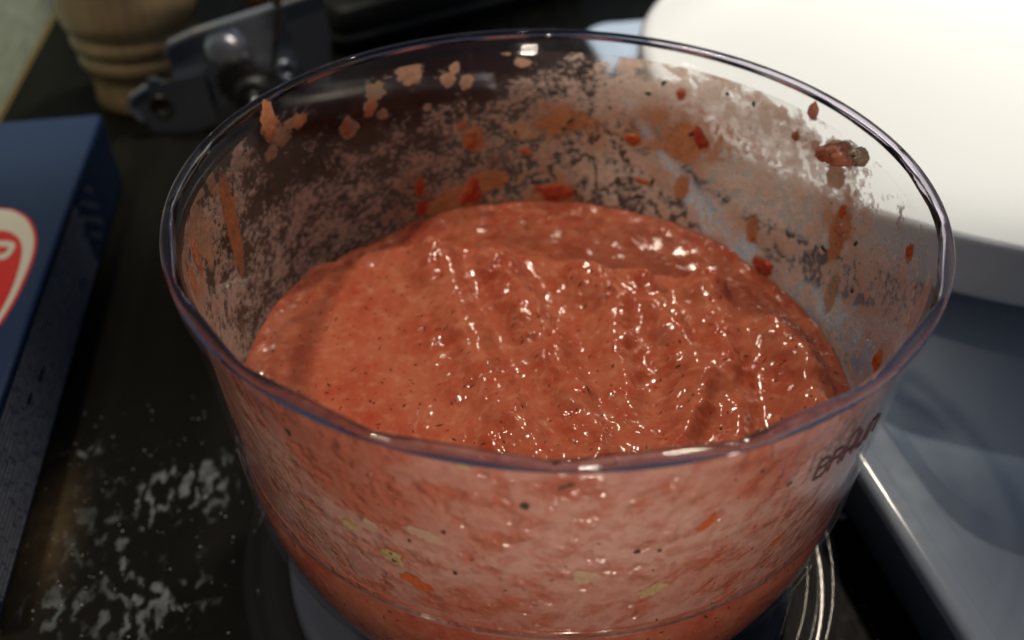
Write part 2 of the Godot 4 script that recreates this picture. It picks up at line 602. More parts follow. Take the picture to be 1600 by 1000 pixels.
func can_opener():
	var at := Vector3(-0.118, 0, -0.200)
	var t := thing("can_opener", "steel can opener with black cog wheel behind the bowl", "can opener", at, 6.0)
	var steel := mat(lin(0.42, 0.47, 0.56), 0.30, 0.92)
	var bright := mat(lin(0.66, 0.72, 0.82), 0.22, 0.8)
	var black := mat(lin(0.012, 0.012, 0.012), 0.35)
	var iron := mat(lin(0.10, 0.09, 0.085), 0.32, 0.9)
	var X := 118.0
	var put := func(called: String, mesh: Mesh, m: Material, z: float, tilt := 0.0) -> MeshInstance3D:
		var o := obj(called, mesh, m, t)
		o.position.z = z * MM
		o.rotation_degrees.x = tilt
		return o
	var P := func(list: Array) -> Array:
		var o := []
		for p in list: o.append(p + Vector2(X, 0))
		return o
	put.call("upper_plate", extruded(P.call([Vector2(-139, 10), Vector2(-139.5, 33.0), Vector2(-137.5, 35.6), Vector2(-127.4, 39.6), Vector2(-97.0, 48.0), Vector2(-95.6, 46.8), Vector2(-102, 22), Vector2(-106, 8)]), 1.6), steel, 0.0)
	put.call("folded_lip", extruded(P.call([Vector2(-139.5, 33.4), Vector2(-137.8, 36.2), Vector2(-127.4, 40.4), Vector2(-96.6, 48.9), Vector2(-96.6, 47.8), Vector2(-127.2, 39.2), Vector2(-137.2, 35.0), Vector2(-138.6, 32.8)]), 5.0), bright, 1.6)
	put.call("side_plate", extruded(P.call([Vector2(-101, 20), Vector2(-94.2, 47.2), Vector2(-80, 51.6), Vector2(-78.2, 50.6), Vector2(-77.0, 34.5), Vector2(-80, 14), Vector2(-92, 6), Vector2(-99, 8)]), 1.6), steel, -3.0)
	put.call("side_lip", extruded(P.call([Vector2(-94.4, 47.0), Vector2(-93.4, 48.6), Vector2(-79.6, 52.4), Vector2(-77.8, 51.0), Vector2(-79.8, 51.3), Vector2(-93.4, 47.4)]), 4.0), bright, -1.5)
	put.call("jaw_plate", extruded(P.call([Vector2(-158, 12.5), Vector2(-156.5, 15.5), Vector2(-149.5, 19.5), Vector2(-148, 22.8), Vector2(-144.6, 22.6), Vector2(-143.5, 21), Vector2(-127, 24.5), Vector2(-126, 3), Vector2(-134, 0.2), Vector2(-150.5, 0.2), Vector2(-154.5, 6)]), 2.0), steel, 3.0)
	put.call("jaw_edge", extruded(P.call([Vector2(-158.6, 12.4), Vector2(-157.0, 16.2), Vector2(-149.8, 20.2), Vector2(-149.5, 19.0), Vector2(-156.0, 15.0), Vector2(-157.2, 12.2), Vector2(-154.0, 6), Vector2(-155, 6)]), 4.0), bright, 3.5)
	put.call("jaw_hole", lathe([Vector2(0.01, 0.2), Vector2(3.0, 0.2), Vector2(3.2, 0.7), Vector2(4.2, 0.9), Vector2(4.4, 0.1)], 28), iron, 0.0)
	var jh: MeshInstance3D = t.get_node("jaw_hole")
	jh.rotation_degrees.x = 90
	jh.position = Vector3(-145.8 + X, 11.6, 4.0) * MM
	var rivet := obj("rivet", lathe(soften([Vector2(8.2, 0), Vector2(8.0, 1.2), Vector2(6.0, 2.6), Vector2(3.0, 3.2), Vector2(0.01, 3.3)]), 36), bright, t)
	rivet.rotation_degrees.x = 90
	rivet.position = Vector3(-116.7 + X, 33.0, 0.8) * MM
	var cog := obj("cog_wheel", plate(circle2(Vector2.ZERO, 9.6, 24, 16, 1.8), 4.0), iron, t)
	cog.position = Vector3(-113.2 + X, 20.5, 4.6) * MM
	var wheel := obj("feed_wheel", lathe(soften([Vector2(7.6, -3), Vector2(8.4, -2), Vector2(8.4, 2.4), Vector2(7.2, 3.4), Vector2(3.4, 3.0), Vector2(3.0, 4.4), Vector2(0.01, 4.8)], 1), 40), black, t)
	wheel.rotation_degrees.x = 90
	wheel.position = Vector3(-107.2 + X, 16.5, 9.6) * MM
	var pin := obj("wheel_pin", lathe(soften([Vector2(1.6, 0), Vector2(1.6, 1.2), Vector2(0.01, 1.9)], 1), 20), bright, wheel)
	pin.position = Vector3(0, 4.0, 0) * MM
	var boss := obj("boss", lathe([Vector2(4.6, -1), Vector2(4.6, 1.4), Vector2(4.0, 2.0), Vector2(2.0, 2.0), Vector2(1.8, 1.0), Vector2(0.01, 1.0)], 28), steel, t)
	boss.rotation_degrees.x = 90
	boss.position = Vector3(-95.6 + X, 22.6, 0.0) * MM
	# the dark handle, lying on the worktop behind the bowl
	for k in 2:
		var handle := obj("handle", skin([rrect(-4, 4, -3, 3, 2.5, -2, 4), rrect(-6, 6, -4.5, 4.5, 4, 0, 4), rrect(-6.5, 6.5, -4.5, 4.5, 4, 40, 4), rrect(-5, 5, -4, 4, 3.5, 86, 4), rrect(-3, 3, -2.5, 2.5, 2, 90, 4)], true, true), black, t)
		handle.rotation_degrees = Vector3(0, [8.0, -6.0][k], -88)
		handle.position = Vector3(-103 + X, 8.5, [8.0, -6.0][k]) * MM

func black_case():
	var t := thing("black_case", "black flat plastic case with a grey front edge behind the bowl", "case", Vector3(-0.0435, 0, -0.352), 36.0)
	var m := mat(lin(0.005, 0.005, 0.006), 0.6)
	var loops := []
	for p in [[0.8, 0.0], [0.0, 0.8], [0.0, 20.0], [1.0, 21.5], [3.0, 22.0]]:
		loops.append(rrect(-85 + p[0], 62 - p[0], -45 + p[0], 45 - p[0], 6.0, p[1], 4))
	obj("case_body", skin(loops, true, true), m, t)
	var strip := []
	for p in [[0.0, 6.0], [0.6, 6.3], [0.6, 8.8], [0.0, 9.1]]:
		strip.append(rrect(-85 - p[0], 62 + p[0], -45 - p[0], 45 + p[0], 6.0, p[1], 4))
	obj("edge_band", skin(strip), mat(lin(0.05, 0.05, 0.048), 0.6), t)

func tray_and_dish():
	var t := thing("white_tray", "large pale grey-white plastic tray to the right of the bowl", "tray", kitchen(0, 0), YAW)
	var m := mat(lin(0.54, 0.64, 0.75), 0.13)
	m.metallic_specular = 0.5
	var A0 := 68.5
	var A1 := 400.0
	var B0 := -244.0
	var B1 := 96.0
	var loops := []
	for p in [[6.0, 0.2], [5.0, 0.4], [2.0, 17.0], [0.4, 18.0], [0.0, 19.0], [0.2, 20.8], [1.0, 21.7], [2.2, 22.0], [5.0, 22.1], [5.6, 21.9], [6.2, 21.4], [7.0, 21.3], [10.6, 21.2], [12.0, 20.9]]:
		loops.append(rrect(A0 + p[0], A1 - p[0], B0 + p[0], B1 - p[0], 16.0 - minf(p[0], 10), p[1], 8))
	# inside the rim: the well, a broad ledge left at the near side
	var well := [[12.4, 20.6, 55.0], [14.0, 19.4, 56.0], [16.0, 16.0, 58.0], [19.0, 10.0, 61.0], [23.0, 6.6, 65.0], [28.0, 5.6, 70.0]]
	for p in well:
		loops.append(rrect(A0 + p[0], A1 - p[0], B0 + p[0], B1 - p[2], 14.0 + p[0] * 0.3, p[1], 8))
	obj("tray_body", skin(loops, true, true), m, t)
	# dish
	var d := thing("white_dish", "large round white dish standing in the tray, brightly lit", "dish", Vector3(0.1623, 0.0057, -0.1669))
	var prof := [Vector2(0.01, 0.0), Vector2(74, 0.0), Vector2(76, 0.6), Vector2(78, 3), Vector2(92, 8), Vector2(112, 17), Vector2(120.5, 21), Vector2(123.6, 23), Vector2(124.4, 25.5), Vector2(124.7, 36), Vector2(124.3, 38.2), Vector2(123, 39.3), Vector2(121, 39.2), Vector2(119.5, 37.8), Vector2(117, 34), Vector2(108, 28), Vector2(92, 23.5), Vector2(60, 20.5), Vector2(30, 19.6), Vector2(0.01, 19.4)]
	obj("dish_body", lathe(soften(prof, 1), 160), mat(lin(0.82, 0.80, 0.74), 0.3), d)

func stand():
	var t := thing("plastic_stand", "clear ringed plastic stand under the sauce bowl", "stand")
	var m := mat(lin(0.06, 0.068, 0.095), 0.18)
	var ringm := pane(lin(0.06, 0.065, 0.075), 0.10, 0.1)
	ringm.metallic_specular = 0.25
	var prof := [Vector2(57.5, 0.2), Vector2(66.4, 0.2), Vector2(67, 0.8), Vector2(67, 4.2), Vector2(66.2, 5.2), Vector2(64.8, 5.4), Vector2(64.0, 4.4), Vector2(63.2, 3.4), Vector2(61.4, 3.4), Vector2(60.6, 4.6), Vector2(59.6, 4.6), Vector2(59.0, 3.4), Vector2(57.5, 3.2)]
	obj("foot_ring", lathe(prof, 128, true), ringm, t)
	obj("pad", lathe(soften([Vector2(57.2, 0.4), Vector2(57.2, 3.0), Vector2(56.8, 5.6), Vector2(55.4, 6.2), Vector2(51.0, 6.0), Vector2(46.0, 5.6), Vector2(40.0, 6.2), Vector2(30.0, 7.2), Vector2(0.01, 7.2)], 1), 128), m, t)

# outside and inside profile of the bowl below the crease: (radius, depth)
const BELLY := [Vector2(59.2, 41.6), Vector2(59.1, 46.0), Vector2(59.0, 50.0), Vector2(58.6, 54.0), Vector2(57.9, 58.0), Vector2(57.0, 62.0), Vector2(55.8, 66.0), Vector2(54.3, 69.6), Vector2(52.5, 73.0), Vector2(50.4, 76.6), Vector2(48.0, 80.0), Vector2(45.2, 83.2), Vector2(42.0, 86.0), Vector2(37.0, 88.0)]

func bowl():
	var t := thing("sauce_bowl", "clear plastic blender bowl half full of tomato sauce", "bowl")
	var glass := pane(lin(0.30, 0.25, 0.33), 0.012, 0.05)
	glass.metallic_specular = 0.33
	var prof := []
	for q in BELLY: prof.push_front(Vector2(q.x, RIM_Y - q.y))
	prof.push_front(Vector2(0.01, RIM_Y - 88.5))
	prof.append(Vector2(58.3, RIM_Y - 41.1))
	prof.append(Vector2(58.6, RIM_Y - 40.6))
	prof.append(Vector2(59.3, RIM_Y - 40.2))
	for k in 6:
		var d := lerpf(38.0, 4.8, k / 5.0)
		prof.append(Vector2(outer_radius(d), RIM_Y - d))
	for q in [[61.0, 4.3], [61.5, 4.1], [61.75, 3.6], [61.75, 1.9], [61.5, 1.6], [60.1, 1.6]]: prof.append(Vector2(q[0], RIM_Y - q[1]))
	for k in 7:
		var d := lerpf(4.2, 40.0, k / 6.0)
		prof.append(Vector2(inner_radius(d), RIM_Y - d))
	for q in BELLY: prof.append(Vector2(q.x - 0.8, RIM_Y - q.y + (0.6 if q.y > 60 else 0.0)))
	prof.append(Vector2(0.01, RIM_Y - 86.6))
	obj("wall", lathe(prof, 144), glass, t)
	# the rim: round outside, eighteen flats inside, solid clear plastic
	var solid := mat(lin(0.80, 0.74, 0.85), 0.03)
	solid.albedo_color.a = 0.0
	solid.transparency = BaseMaterial3D.TRANSPARENCY_ALPHA
	solid.refraction_enabled = true
	solid.refraction_scale = 0.04
	var n := 18 * 12
	var loops := []
	var cs := [[61.2, -1.5, 0], [61.7, -1.35, 0], [61.85, -1.1, 0], [61.85, -0.5, 0], [61.7, -0.2, 0], [61.4, 0.0, 0], [61.1, -0.02, 1], [60.8, -0.2, 1], [60.7, -0.9, 1], [60.6, -1.35, 1], [60.0, -1.5, 0]]
	for c in cs + [cs[0]]:
		var l := []
		for j in n:
			var deg := 360.0 * j / n
			var r: float = c[0]
			if c[2] == 1:
				var off := fposmod(deg - 55.0 / 3.0, 20.0) - 10.0
				r = r * cos(deg_to_rad(10.0)) / cos(deg_to_rad(off))
			var ang := deg_to_rad(deg)
			l.append(Vector3(r * sin(ang), RIM_Y + c[1], r * cos(ang)))
		loops.append(l)
	obj("rim", skin(loops), solid, t)

func sauce():
	var t := thing("tomato_sauce", "glossy orange-red tomato sauce with herbs in the clear bowl", "sauce")
	var level := 41.5
	# --- the surface
	var w := 1536
	var span := 120.0
	var big := noise_image(w, w, 0.006, 51, 4)
	var mid := noise_image(w, w, 0.022, 52, 4)
	var fine := noise_image(w, w, 0.075, 53, 3)
	var cell := noise_image(w, w, 0.045, 54, 2, 1.0, 1.0, FastNoiseLite.TYPE_CELLULAR)
	var data := PackedByteArray()
	data.resize(w * w * 3)
	var bump := PackedByteArray()
	bump.resize(w * w)
	for k in w * w:
		var a := big[k] / 255.0
		var b := mid[k] / 255.0
		var f := fine[k] / 255.0
		var c := cell[k] / 255.0
		var col := Vector3(0.43, 0.122, 0.062).lerp(Vector3(0.37, 0.068, 0.032), clampf(a * 1.5 - 0.4, 0, 1))
		col = col.lerp(Vector3(0.54, 0.23, 0.13), clampf((b - 0.55) * 2.2, 0, 1) * 0.6)
		col = col.lerp(Vector3(0.62, 0.26, 0.12), smoothstep(0.72, 0.9, f) * 0.35)
		col = col.lerp(Vector3(0.42, 0.035, 0.012), smoothstep(0.30, 0.14, b) * 0.45)
		var q := Color(col.x, col.y, col.z).linear_to_srgb()
		data[k * 3] = int(q.r * 255)
		data[k * 3 + 1] = int(q.g * 255)
		data[k * 3 + 2] = int(q.b * 255)
		bump[k] = int(clampf(0.12 * b + (0.04 * f + 0.50 * smoothstep(0.62, 0.9, 1.0 - c)) * smoothstep(0.45, 0.64, a) * smoothstep(0.28, 0.42, float(k % w) / w), 0, 1) * 255)
	# herb flecks mixed into the sauce
	for s in 900:
		var x := rng.randi_range(10, w - 11)
		var y := rng.randi_range(10, w - 11)
		var ln := rng.randf_range(2.5, 7.0) * (1.6 if rng.randf() < 0.12 else 1.0)
		var th := rng.randf_range(1.4, 3.4)
		var an := rng.randf() * PI
		var green := rng.randf() < 0.45
		var c := Vector3(0.035, 0.032, 0.010) if green else Vector3(0.15, 0.016, 0.008)
		for yy in range(-9, 10):
			for xx in range(-9, 10):
				var u := xx * cos(an) + yy * sin(an)
				var v := -xx * sin(an) + yy * cos(an)
				var q2 := pow(u / ln, 2) + pow(v / th, 2)
				if q2 < 1.3:
					var k := (y + yy) * w + x + xx
					var mix := clampf(1.3 - q2, 0, 1) * 0.95
					var old := Color8(data[k * 3], data[k * 3 + 1], data[k * 3 + 2]).srgb_to_linear()
					var nw := Color(lerpf(old.r, c.x, mix), lerpf(old.g, c.y, mix), lerpf(old.b, c.z, mix)).linear_to_srgb()
					data[k * 3] = int(nw.r * 255)
					data[k * 3 + 1] = int(nw.g * 255)
					data[k * 3 + 2] = int(nw.b * 255)
	var sm := mat(Color.WHITE, 0.16)
	sm.albedo_texture = texture_of(data, w, w)
	sm.heightmap_enabled = true
	sm.heightmap_texture = texture_of(bump, w, w, Image.FORMAT_L8)
	sm.heightmap_scale = 0.015
	sm.metallic_specular = 0.5
	sm.subsurf_scatter_enabled = true
	sm.subsurf_scatter_strength = 0.12
	obj("sauce_body", sauce_mesh(level, span), sm, t)
	films(t)
	lumps(t)

func sauce_height(p: Vector2, n1: FastNoiseLite, n2: FastNoiseLite) -> float:     # p in bowl radii, result in millimetres
	var edge := [Vector2(-0.62, -0.52), Vector2(-0.36, -0.56), Vector2(-0.15, -0.54), Vector2(0.05, -0.48), Vector2(0.34, -0.37), Vector2(0.66, -0.34), Vector2(0.79, -0.15), Vector2(0.84, 0.1)]
	var ridges := [
		[[Vector2(-0.36, -0.47), Vector2(-0.30, -0.25), Vector2(-0.22, 0.0), Vector2(-0.13, 0.22), Vector2(-0.03, 0.45)], 1.7, 0.055],
		[[Vector2(-0.15, -0.42), Vector2(-0.08, -0.26), Vector2(0.015, -0.04), Vector2(0.08, 0.21), Vector2(0.13, 0.42)], 1.9, 0.05],
		[[Vector2(0.16, -0.36), Vector2(0.24, -0.2), Vector2(0.22, 0.0), Vector2(0.23, 0.2), Vector2(0.26, 0.42)], 1.5, 0.05],
		[[Vector2(0.33, -0.30), Vector2(0.40, -0.12), Vector2(0.42, 0.03), Vector2(0.435, 0.16), Vector2(0.39, 0.34), Vector2(0.34, 0.5)], 2.0, 0.045],
		[[Vector2(0.54, -0.28), Vector2(0.56, -0.1), Vector2(0.55, 0.1), Vector2(0.53, 0.32), Vector2(0.5, 0.5)], 1.8, 0.05],
		[[Vector2(0.72, -0.1), Vector2(0.77, 0.05), Vector2(0.76, 0.25)], 1.5, 0.05]]
	var h := 0.0
	var pw := p + Vector2(n1.get_noise_2d(p.x * 150 + 300, p.y * 150), n1.get_noise_2d(p.x * 150, p.y * 150 + 300)) * 0.03
	pw += Vector2(n2.get_noise_2d(p.x * 60 + 70, p.y * 60), n2.get_noise_2d(p.x * 60, p.y * 60 + 70)) * 0.006
	for r in ridges:
		var d := polyline_distance(pw, r[0])
		var wd: float = r[2] * (1.8 if d.y > 0 else 1.2)
		h += (3.0 + 1.4 * n1.get_noise_2d(p.x * 60 + 900.0 * r[1], p.y * 60)) * r[1] * exp(-pow(d.x / wd, 2))
	var e := polyline_distance(pw, edge)
	var behind: float = e.x if e.y < 0 else -e.x
	h += 2.6 * exp(-pow(e.x / (0.045 if behind > 0 else 0.13), 2))
	if behind > 0: h += -2.6 * exp(-pow((behind - 0.17) / 0.10, 2)) - 1.0 * smoothstep(0.10, 0.36, behind)
	var r := p.length()
	h += 0.55 * n1.get_noise_2d(p.x * 100, p.y * 100) + 0.10 * n2.get_noise_2d(p.x * 100, p.y * 100)
	h += 0.7 * smoothstep(0.86, 0.925, r)
	return h

func sauce_mesh(level: float, span: float) -> ArrayMesh:
	var n1 := FastNoiseLite.new()
	n1.seed = 61
	n1.frequency = 0.05
	var n2 := FastNoiseLite.new()
	n2.seed = 62
	n2.frequency = 0.22
	var nr := 150
	var na := 420
	var st := SurfaceTool.new()
	st.begin(Mesh.PRIMITIVE_TRIANGLES)
	st.set_smooth_group(0)
	var rw := inner_radius(level) - 0.3
	var rows := []
	for i in nr + 1:
		var row := []
		for j in na:
			var a := TAU * j / na
			var r := rw * sqrt(float(i) / nr) if i < nr else rw
			r = rw * pow(float(i) / nr, 0.75)
			var x := r * sin(a)
			var z := r * cos(a)
			var h := sauce_height(Vector2(x, z) / 62.0, n1, n2)
			var y := -level + h
			if i == nr:
				var rr := inner_radius(-y) - 0.3
				x = rr * sin(a)
				z = rr * cos(a)
			row.append(Vector3(x, RIM_Y + y, z))
		rows.append(row)
	# the side, hugging the inside of the bowl
	var side := [Vector2(inner_radius(43.0) - 0.45, 42.8)]
	for q in BELLY: if q.y > 43.5: side.append(Vector2(q.x - 1.0, q.y - 0.8))
	side.append(Vector2(0.02, 85.8))
	for s in side: rows.append(ring(s.x, RIM_Y - s.y, na))
	for i in rows.size() - 1:
		for j in na:
			var k := (j + 1) % na
			var q := [rows[i][j], rows[i + 1][j], rows[i + 1][k], rows[i][k]]
			for m in [0, 2, 1, 0, 3, 2]:
				var v: Vector3 = q[m]
				if i < nr: st.set_uv(Vector2(0.5 + v.x / span, 0.5 + v.z / span))
				else: st.set_uv(Vector2(float(j + (1 if m > 1 else 0)) / na * 3.0, (RIM_Y - v.y) / span))
				st.add_vertex(v * MM)
	st.index()
	st.generate_normals()
	st.generate_tangents()
	return st.commit()

func film_texture(w: int, h: int, cov: Array, hue: Array, x0: float, x1: float, y0: float, seed_: int, front: bool, stains: Array) -> Array:
	var c := field(cov, w, h, x0, x1, y0, 0.70, 12.0, 0.09)
	var o := field(hue, w, h, x0, x1, y0, 0.70, 9.0, 0.08)
	var blotch := noise_image(w, h, 0.013, seed_, 4, 1.0, 1.0, FastNoiseLite.TYPE_SIMPLEX_SMOOTH, 40.0)
	var speck := noise_image(w, h, 0.055, seed_ + 1, 4)
	var drip := noise_image(w, h, 0.022, seed_ + 2, 4, 1.0, 0.28, FastNoiseLite.TYPE_SIMPLEX_SMOOTH, 30.0)
	var zone := field([[-105.0, 0.3, 0.7], [-60.0, 0.4, 0.1], [-20.0, 0.4, 0.15], [0.0, 0.2, 0.3], [10.0, 0.55, 0.8], [25.0, 0.2, 0.7], [40.0, 0.5, 1.0], [60.0, 0.3, 1.0], [90.0, 0.4, 0.8]], w, h, x0, x1, y0, 0.70, 12.0, 0.12)
	var gapn := noise_image(w, h, 0.0105, seed_ + 5, 4, 1.0, 0.55, FastNoiseLite.TYPE_SIMPLEX_SMOOTH, 55.0)
	var relief := noise_image(w, h, 0.020, seed_ + 9, 2, 1.0, 1.0, FastNoiseLite.TYPE_SIMPLEX_SMOOTH, 14.0)
	var glint_noise := noise_image(w, h, 0.030, seed_ + 6, 3, 1.0, 1.0, FastNoiseLite.TYPE_SIMPLEX_SMOOTH, 18.0)
	var crack := field([[-60.0, 0.3, 0.0], [-15.0, 0.3, 0.15], [5.0, 0.2, 0.1], [12.0, 0.5, 1.0], [25.0, 0.15, 0.0], [30.0, 0.5, 1.0], [45.0, 0.42, 1.0], [45.0, 0.15, 0.15], [60.0, 0.45, 1.0], [75.0, 0.2, 0.5], [78.0, 0.5, 1.0], [95.0, 0.3, 0.6]], w, h, x0, x1, y0, 0.70, 12.0, 0.10)
	var painted_backlight := field([[-60.0, 0.3, 0.0], [-10.0, 0.3, 0.0], [10.0, 0.1, 0.4], [30.0, 0.1, 1.0], [30.0, 0.4, 0.5], [60.0, 0.2, 1.0], [60.0, 0.5, 0.6], [80.0, 0.2, 0.8], [95.0, 0.4, 0.35]], w, h, x0, x1, y0, 0.70, 12.0, 0.10)  # where the backlit brightness of the right side is painted into the film
	var dust := noise_image(w, h, 0.22, seed_ + 3, 2)
	var data := PackedByteArray()
	data.resize(w * h * 4)
	var bump := PackedByteArray()
	bump.resize(w * h)
	for k in w * h:
		var cv := c[k] / 255.0
		var hu := o[k] / 255.0
		var b := blotch[k] / 255.0
		var s := speck[k] / 255.0
		var d := drip[k] / 255.0
		var u := dust[k] / 255.0
		var z := zone[k] / 255.0
		var n := lerpf(0.40 * b + 0.38 * s + 0.22 * u, 0.46 * b + 0.28 * d + 0.26 * s, z)
		var thr := 0.80 - 0.60 * cv
		var al := smoothstep(thr - lerpf(0.15, 0.05, z), thr + lerpf(0.20, 0.09, z), n)
		if not front: al *= smoothstep(0.0, 0.09, float(k / w) / h + 0.30 * (b - 0.5) + 0.02)
		al = maxf(al, 0.30 * cv * cv)
		var rim_of := absf(2.0 * gapn[k] / 255.0 - 1.0) + 0.12 * (s - 0.5)
		al *= 1.0 - 0.88 * smoothstep(0.20, 0.09, rim_of) * smoothstep(0.34, 0.50, b + 0.3 * (d - 0.5)) * crack[k] / 255.0
		var thick := clampf((n - thr) * 3.0, 0, 1)
		var grit := 0.72 + 0.34 * s + 0.22 * u
		var col: Vector3
		if front:
			var uu := float(k % w) / w
			al = smoothstep(0.0, 0.05, minf(uu, 1.0 - uu) + 0.06 * (b - 0.5))
			col = Vector3(0.56, 0.33, 0.265).lerp(Vector3(0.46, 0.135, 0.075), clampf(hu * 1.2 + (b - 0.5) * 1.6, 0, 1))
			col = col.lerp(Vector3(0.60, 0.38, 0.29), smoothstep(0.55, 0.75, s) * 0.45 * (1.0 - hu))
			col = col.lerp(Vector3(0.40, 0.10, 0.06), smoothstep(0.36, 0.2, b) * 0.5)
		else:
			col = Vector3(0.75, 0.63, 0.58).lerp(Vector3(0.52, 0.235, 0.12), clampf(hu * (0.4 + thick) - 0.1 + (b - 0.5) * 0.3, 0, 1))
			al *= lerpf(0.70, 0.97, thick)
			col *= grit
			var crest := 1.0 - absf(2.0 * glint_noise[k] / 255.0 - 1.0) * 2.2
			col = col.lerp(Vector3(0.86, 0.80, 0.73), clampf((0.45 + 0.55 * smoothstep(0.45, 0.9, crest)) * painted_backlight[k] / 255.0 * (1.0 - hu), 0, 1))  # backlit paleness and squiggly glints painted into the film colour
		var q := Color(col.x, col.y, col.z).linear_to_srgb()
		data[k * 4] = int(q.r * 255)
		data[k * 4 + 1] = int(q.g * 255)
		data[k * 4 + 2] = int(q.b * 255)
		data[k * 4 + 3] = int(clampf(al, 0, 1) * 255)
		bump[k] = int(clampf(al * (0.25 + 0.75 * n), 0, 1) * 255) if not front else int(clampf(0.5 + (0.72 * (relief[k] / 255.0 - 0.5) + 0.30 * (s - 0.5)) * (0.35 + 0.9 * smoothstep(0.42, 0.62, b)), 0, 1) * 255)
	# orange stains of thicker sauce round the lumps
	for q in stains:
		var pw := (x1 - x0) / w * 59.0 * PI / 180.0
		var ph := (0.70 - y0) * 62.0 / h
		var cx: float = (q[0] - x0) / (x1 - x0) * w
		var cy: float = (q[1] - y0) / (0.70 - y0) * h
		var rad: float = maxf(q[2], q[3]) * 0.75
		for y in range(maxi(0, int(cy - rad / ph)), mini(h, int(cy + rad / ph))):
			for x in range(maxi(0, int(cx - rad / pw)), mini(w, int(cx + rad / pw))):
				var k := y * w + x
				var p := Vector2((x - cx) * pw, (y - cy) * ph).rotated(deg_to_rad(-q[4]))
				var e := pow(p.x / (q[2] * 0.5), 2) + pow(p.y / (q[3] * 0.5), 2)
				e /= 0.1 + 0.9 * blotch[k] / 255.0 + 0.9 * speck[k] / 255.0
				var tt := smoothstep(1.1, 0.62, e) * float(q[6])
				if tt > 0.01:
					var old := Color8(data[k * 4], data[k * 4 + 1], data[k * 4 + 2]).srgb_to_linear()
					var c2: Vector3 = q[5] * (0.55 + 0.5 * speck[k] / 255.0 + 0.4 * blotch[k] / 255.0)
					var nw := Color(lerpf(old.r, c2.x, tt), lerpf(old.g, c2.y, tt), lerpf(old.b, c2.z, tt)).linear_to_srgb()
					data[k * 4] = int(nw.r * 255)
					data[k * 4 + 1] = int(nw.g * 255)
					data[k * 4 + 2] = int(nw.b * 255)
					data[k * 4 + 3] = maxi(data[k * 4 + 3], int(tt * 248))
					bump[k] = mini(255, maxi(bump[k], int(tt * 190 + 50.0 * speck[k] / 255.0)))
	# herb specks
	for i in (60 if front else 130):
		var x := rng.randi_range(6, w - 7)
		var y := rng.randi_range(6, h - 7)
		var an := rng.randf() * PI
		var ln := rng.randf_range(1.5, 4.0)
		for yy in range(-5, 6):
			for xx in range(-5, 6):
				var p := pow((xx * cos(an) + yy * sin(an)) / ln, 2) + pow((-xx * sin(an) + yy * cos(an)) / 1.6, 2)
				if p < 1.0:
					var k := (y + yy) * w + x + xx
					if data[k * 4 + 3] > 60:
						data[k * 4] = 66
						data[k * 4 + 1] = 52
						data[k * 4 + 2] = 24
	return [texture_of(data, w, h, Image.FORMAT_RGBA8), texture_of(bump, w, h, Image.FORMAT_L8)]

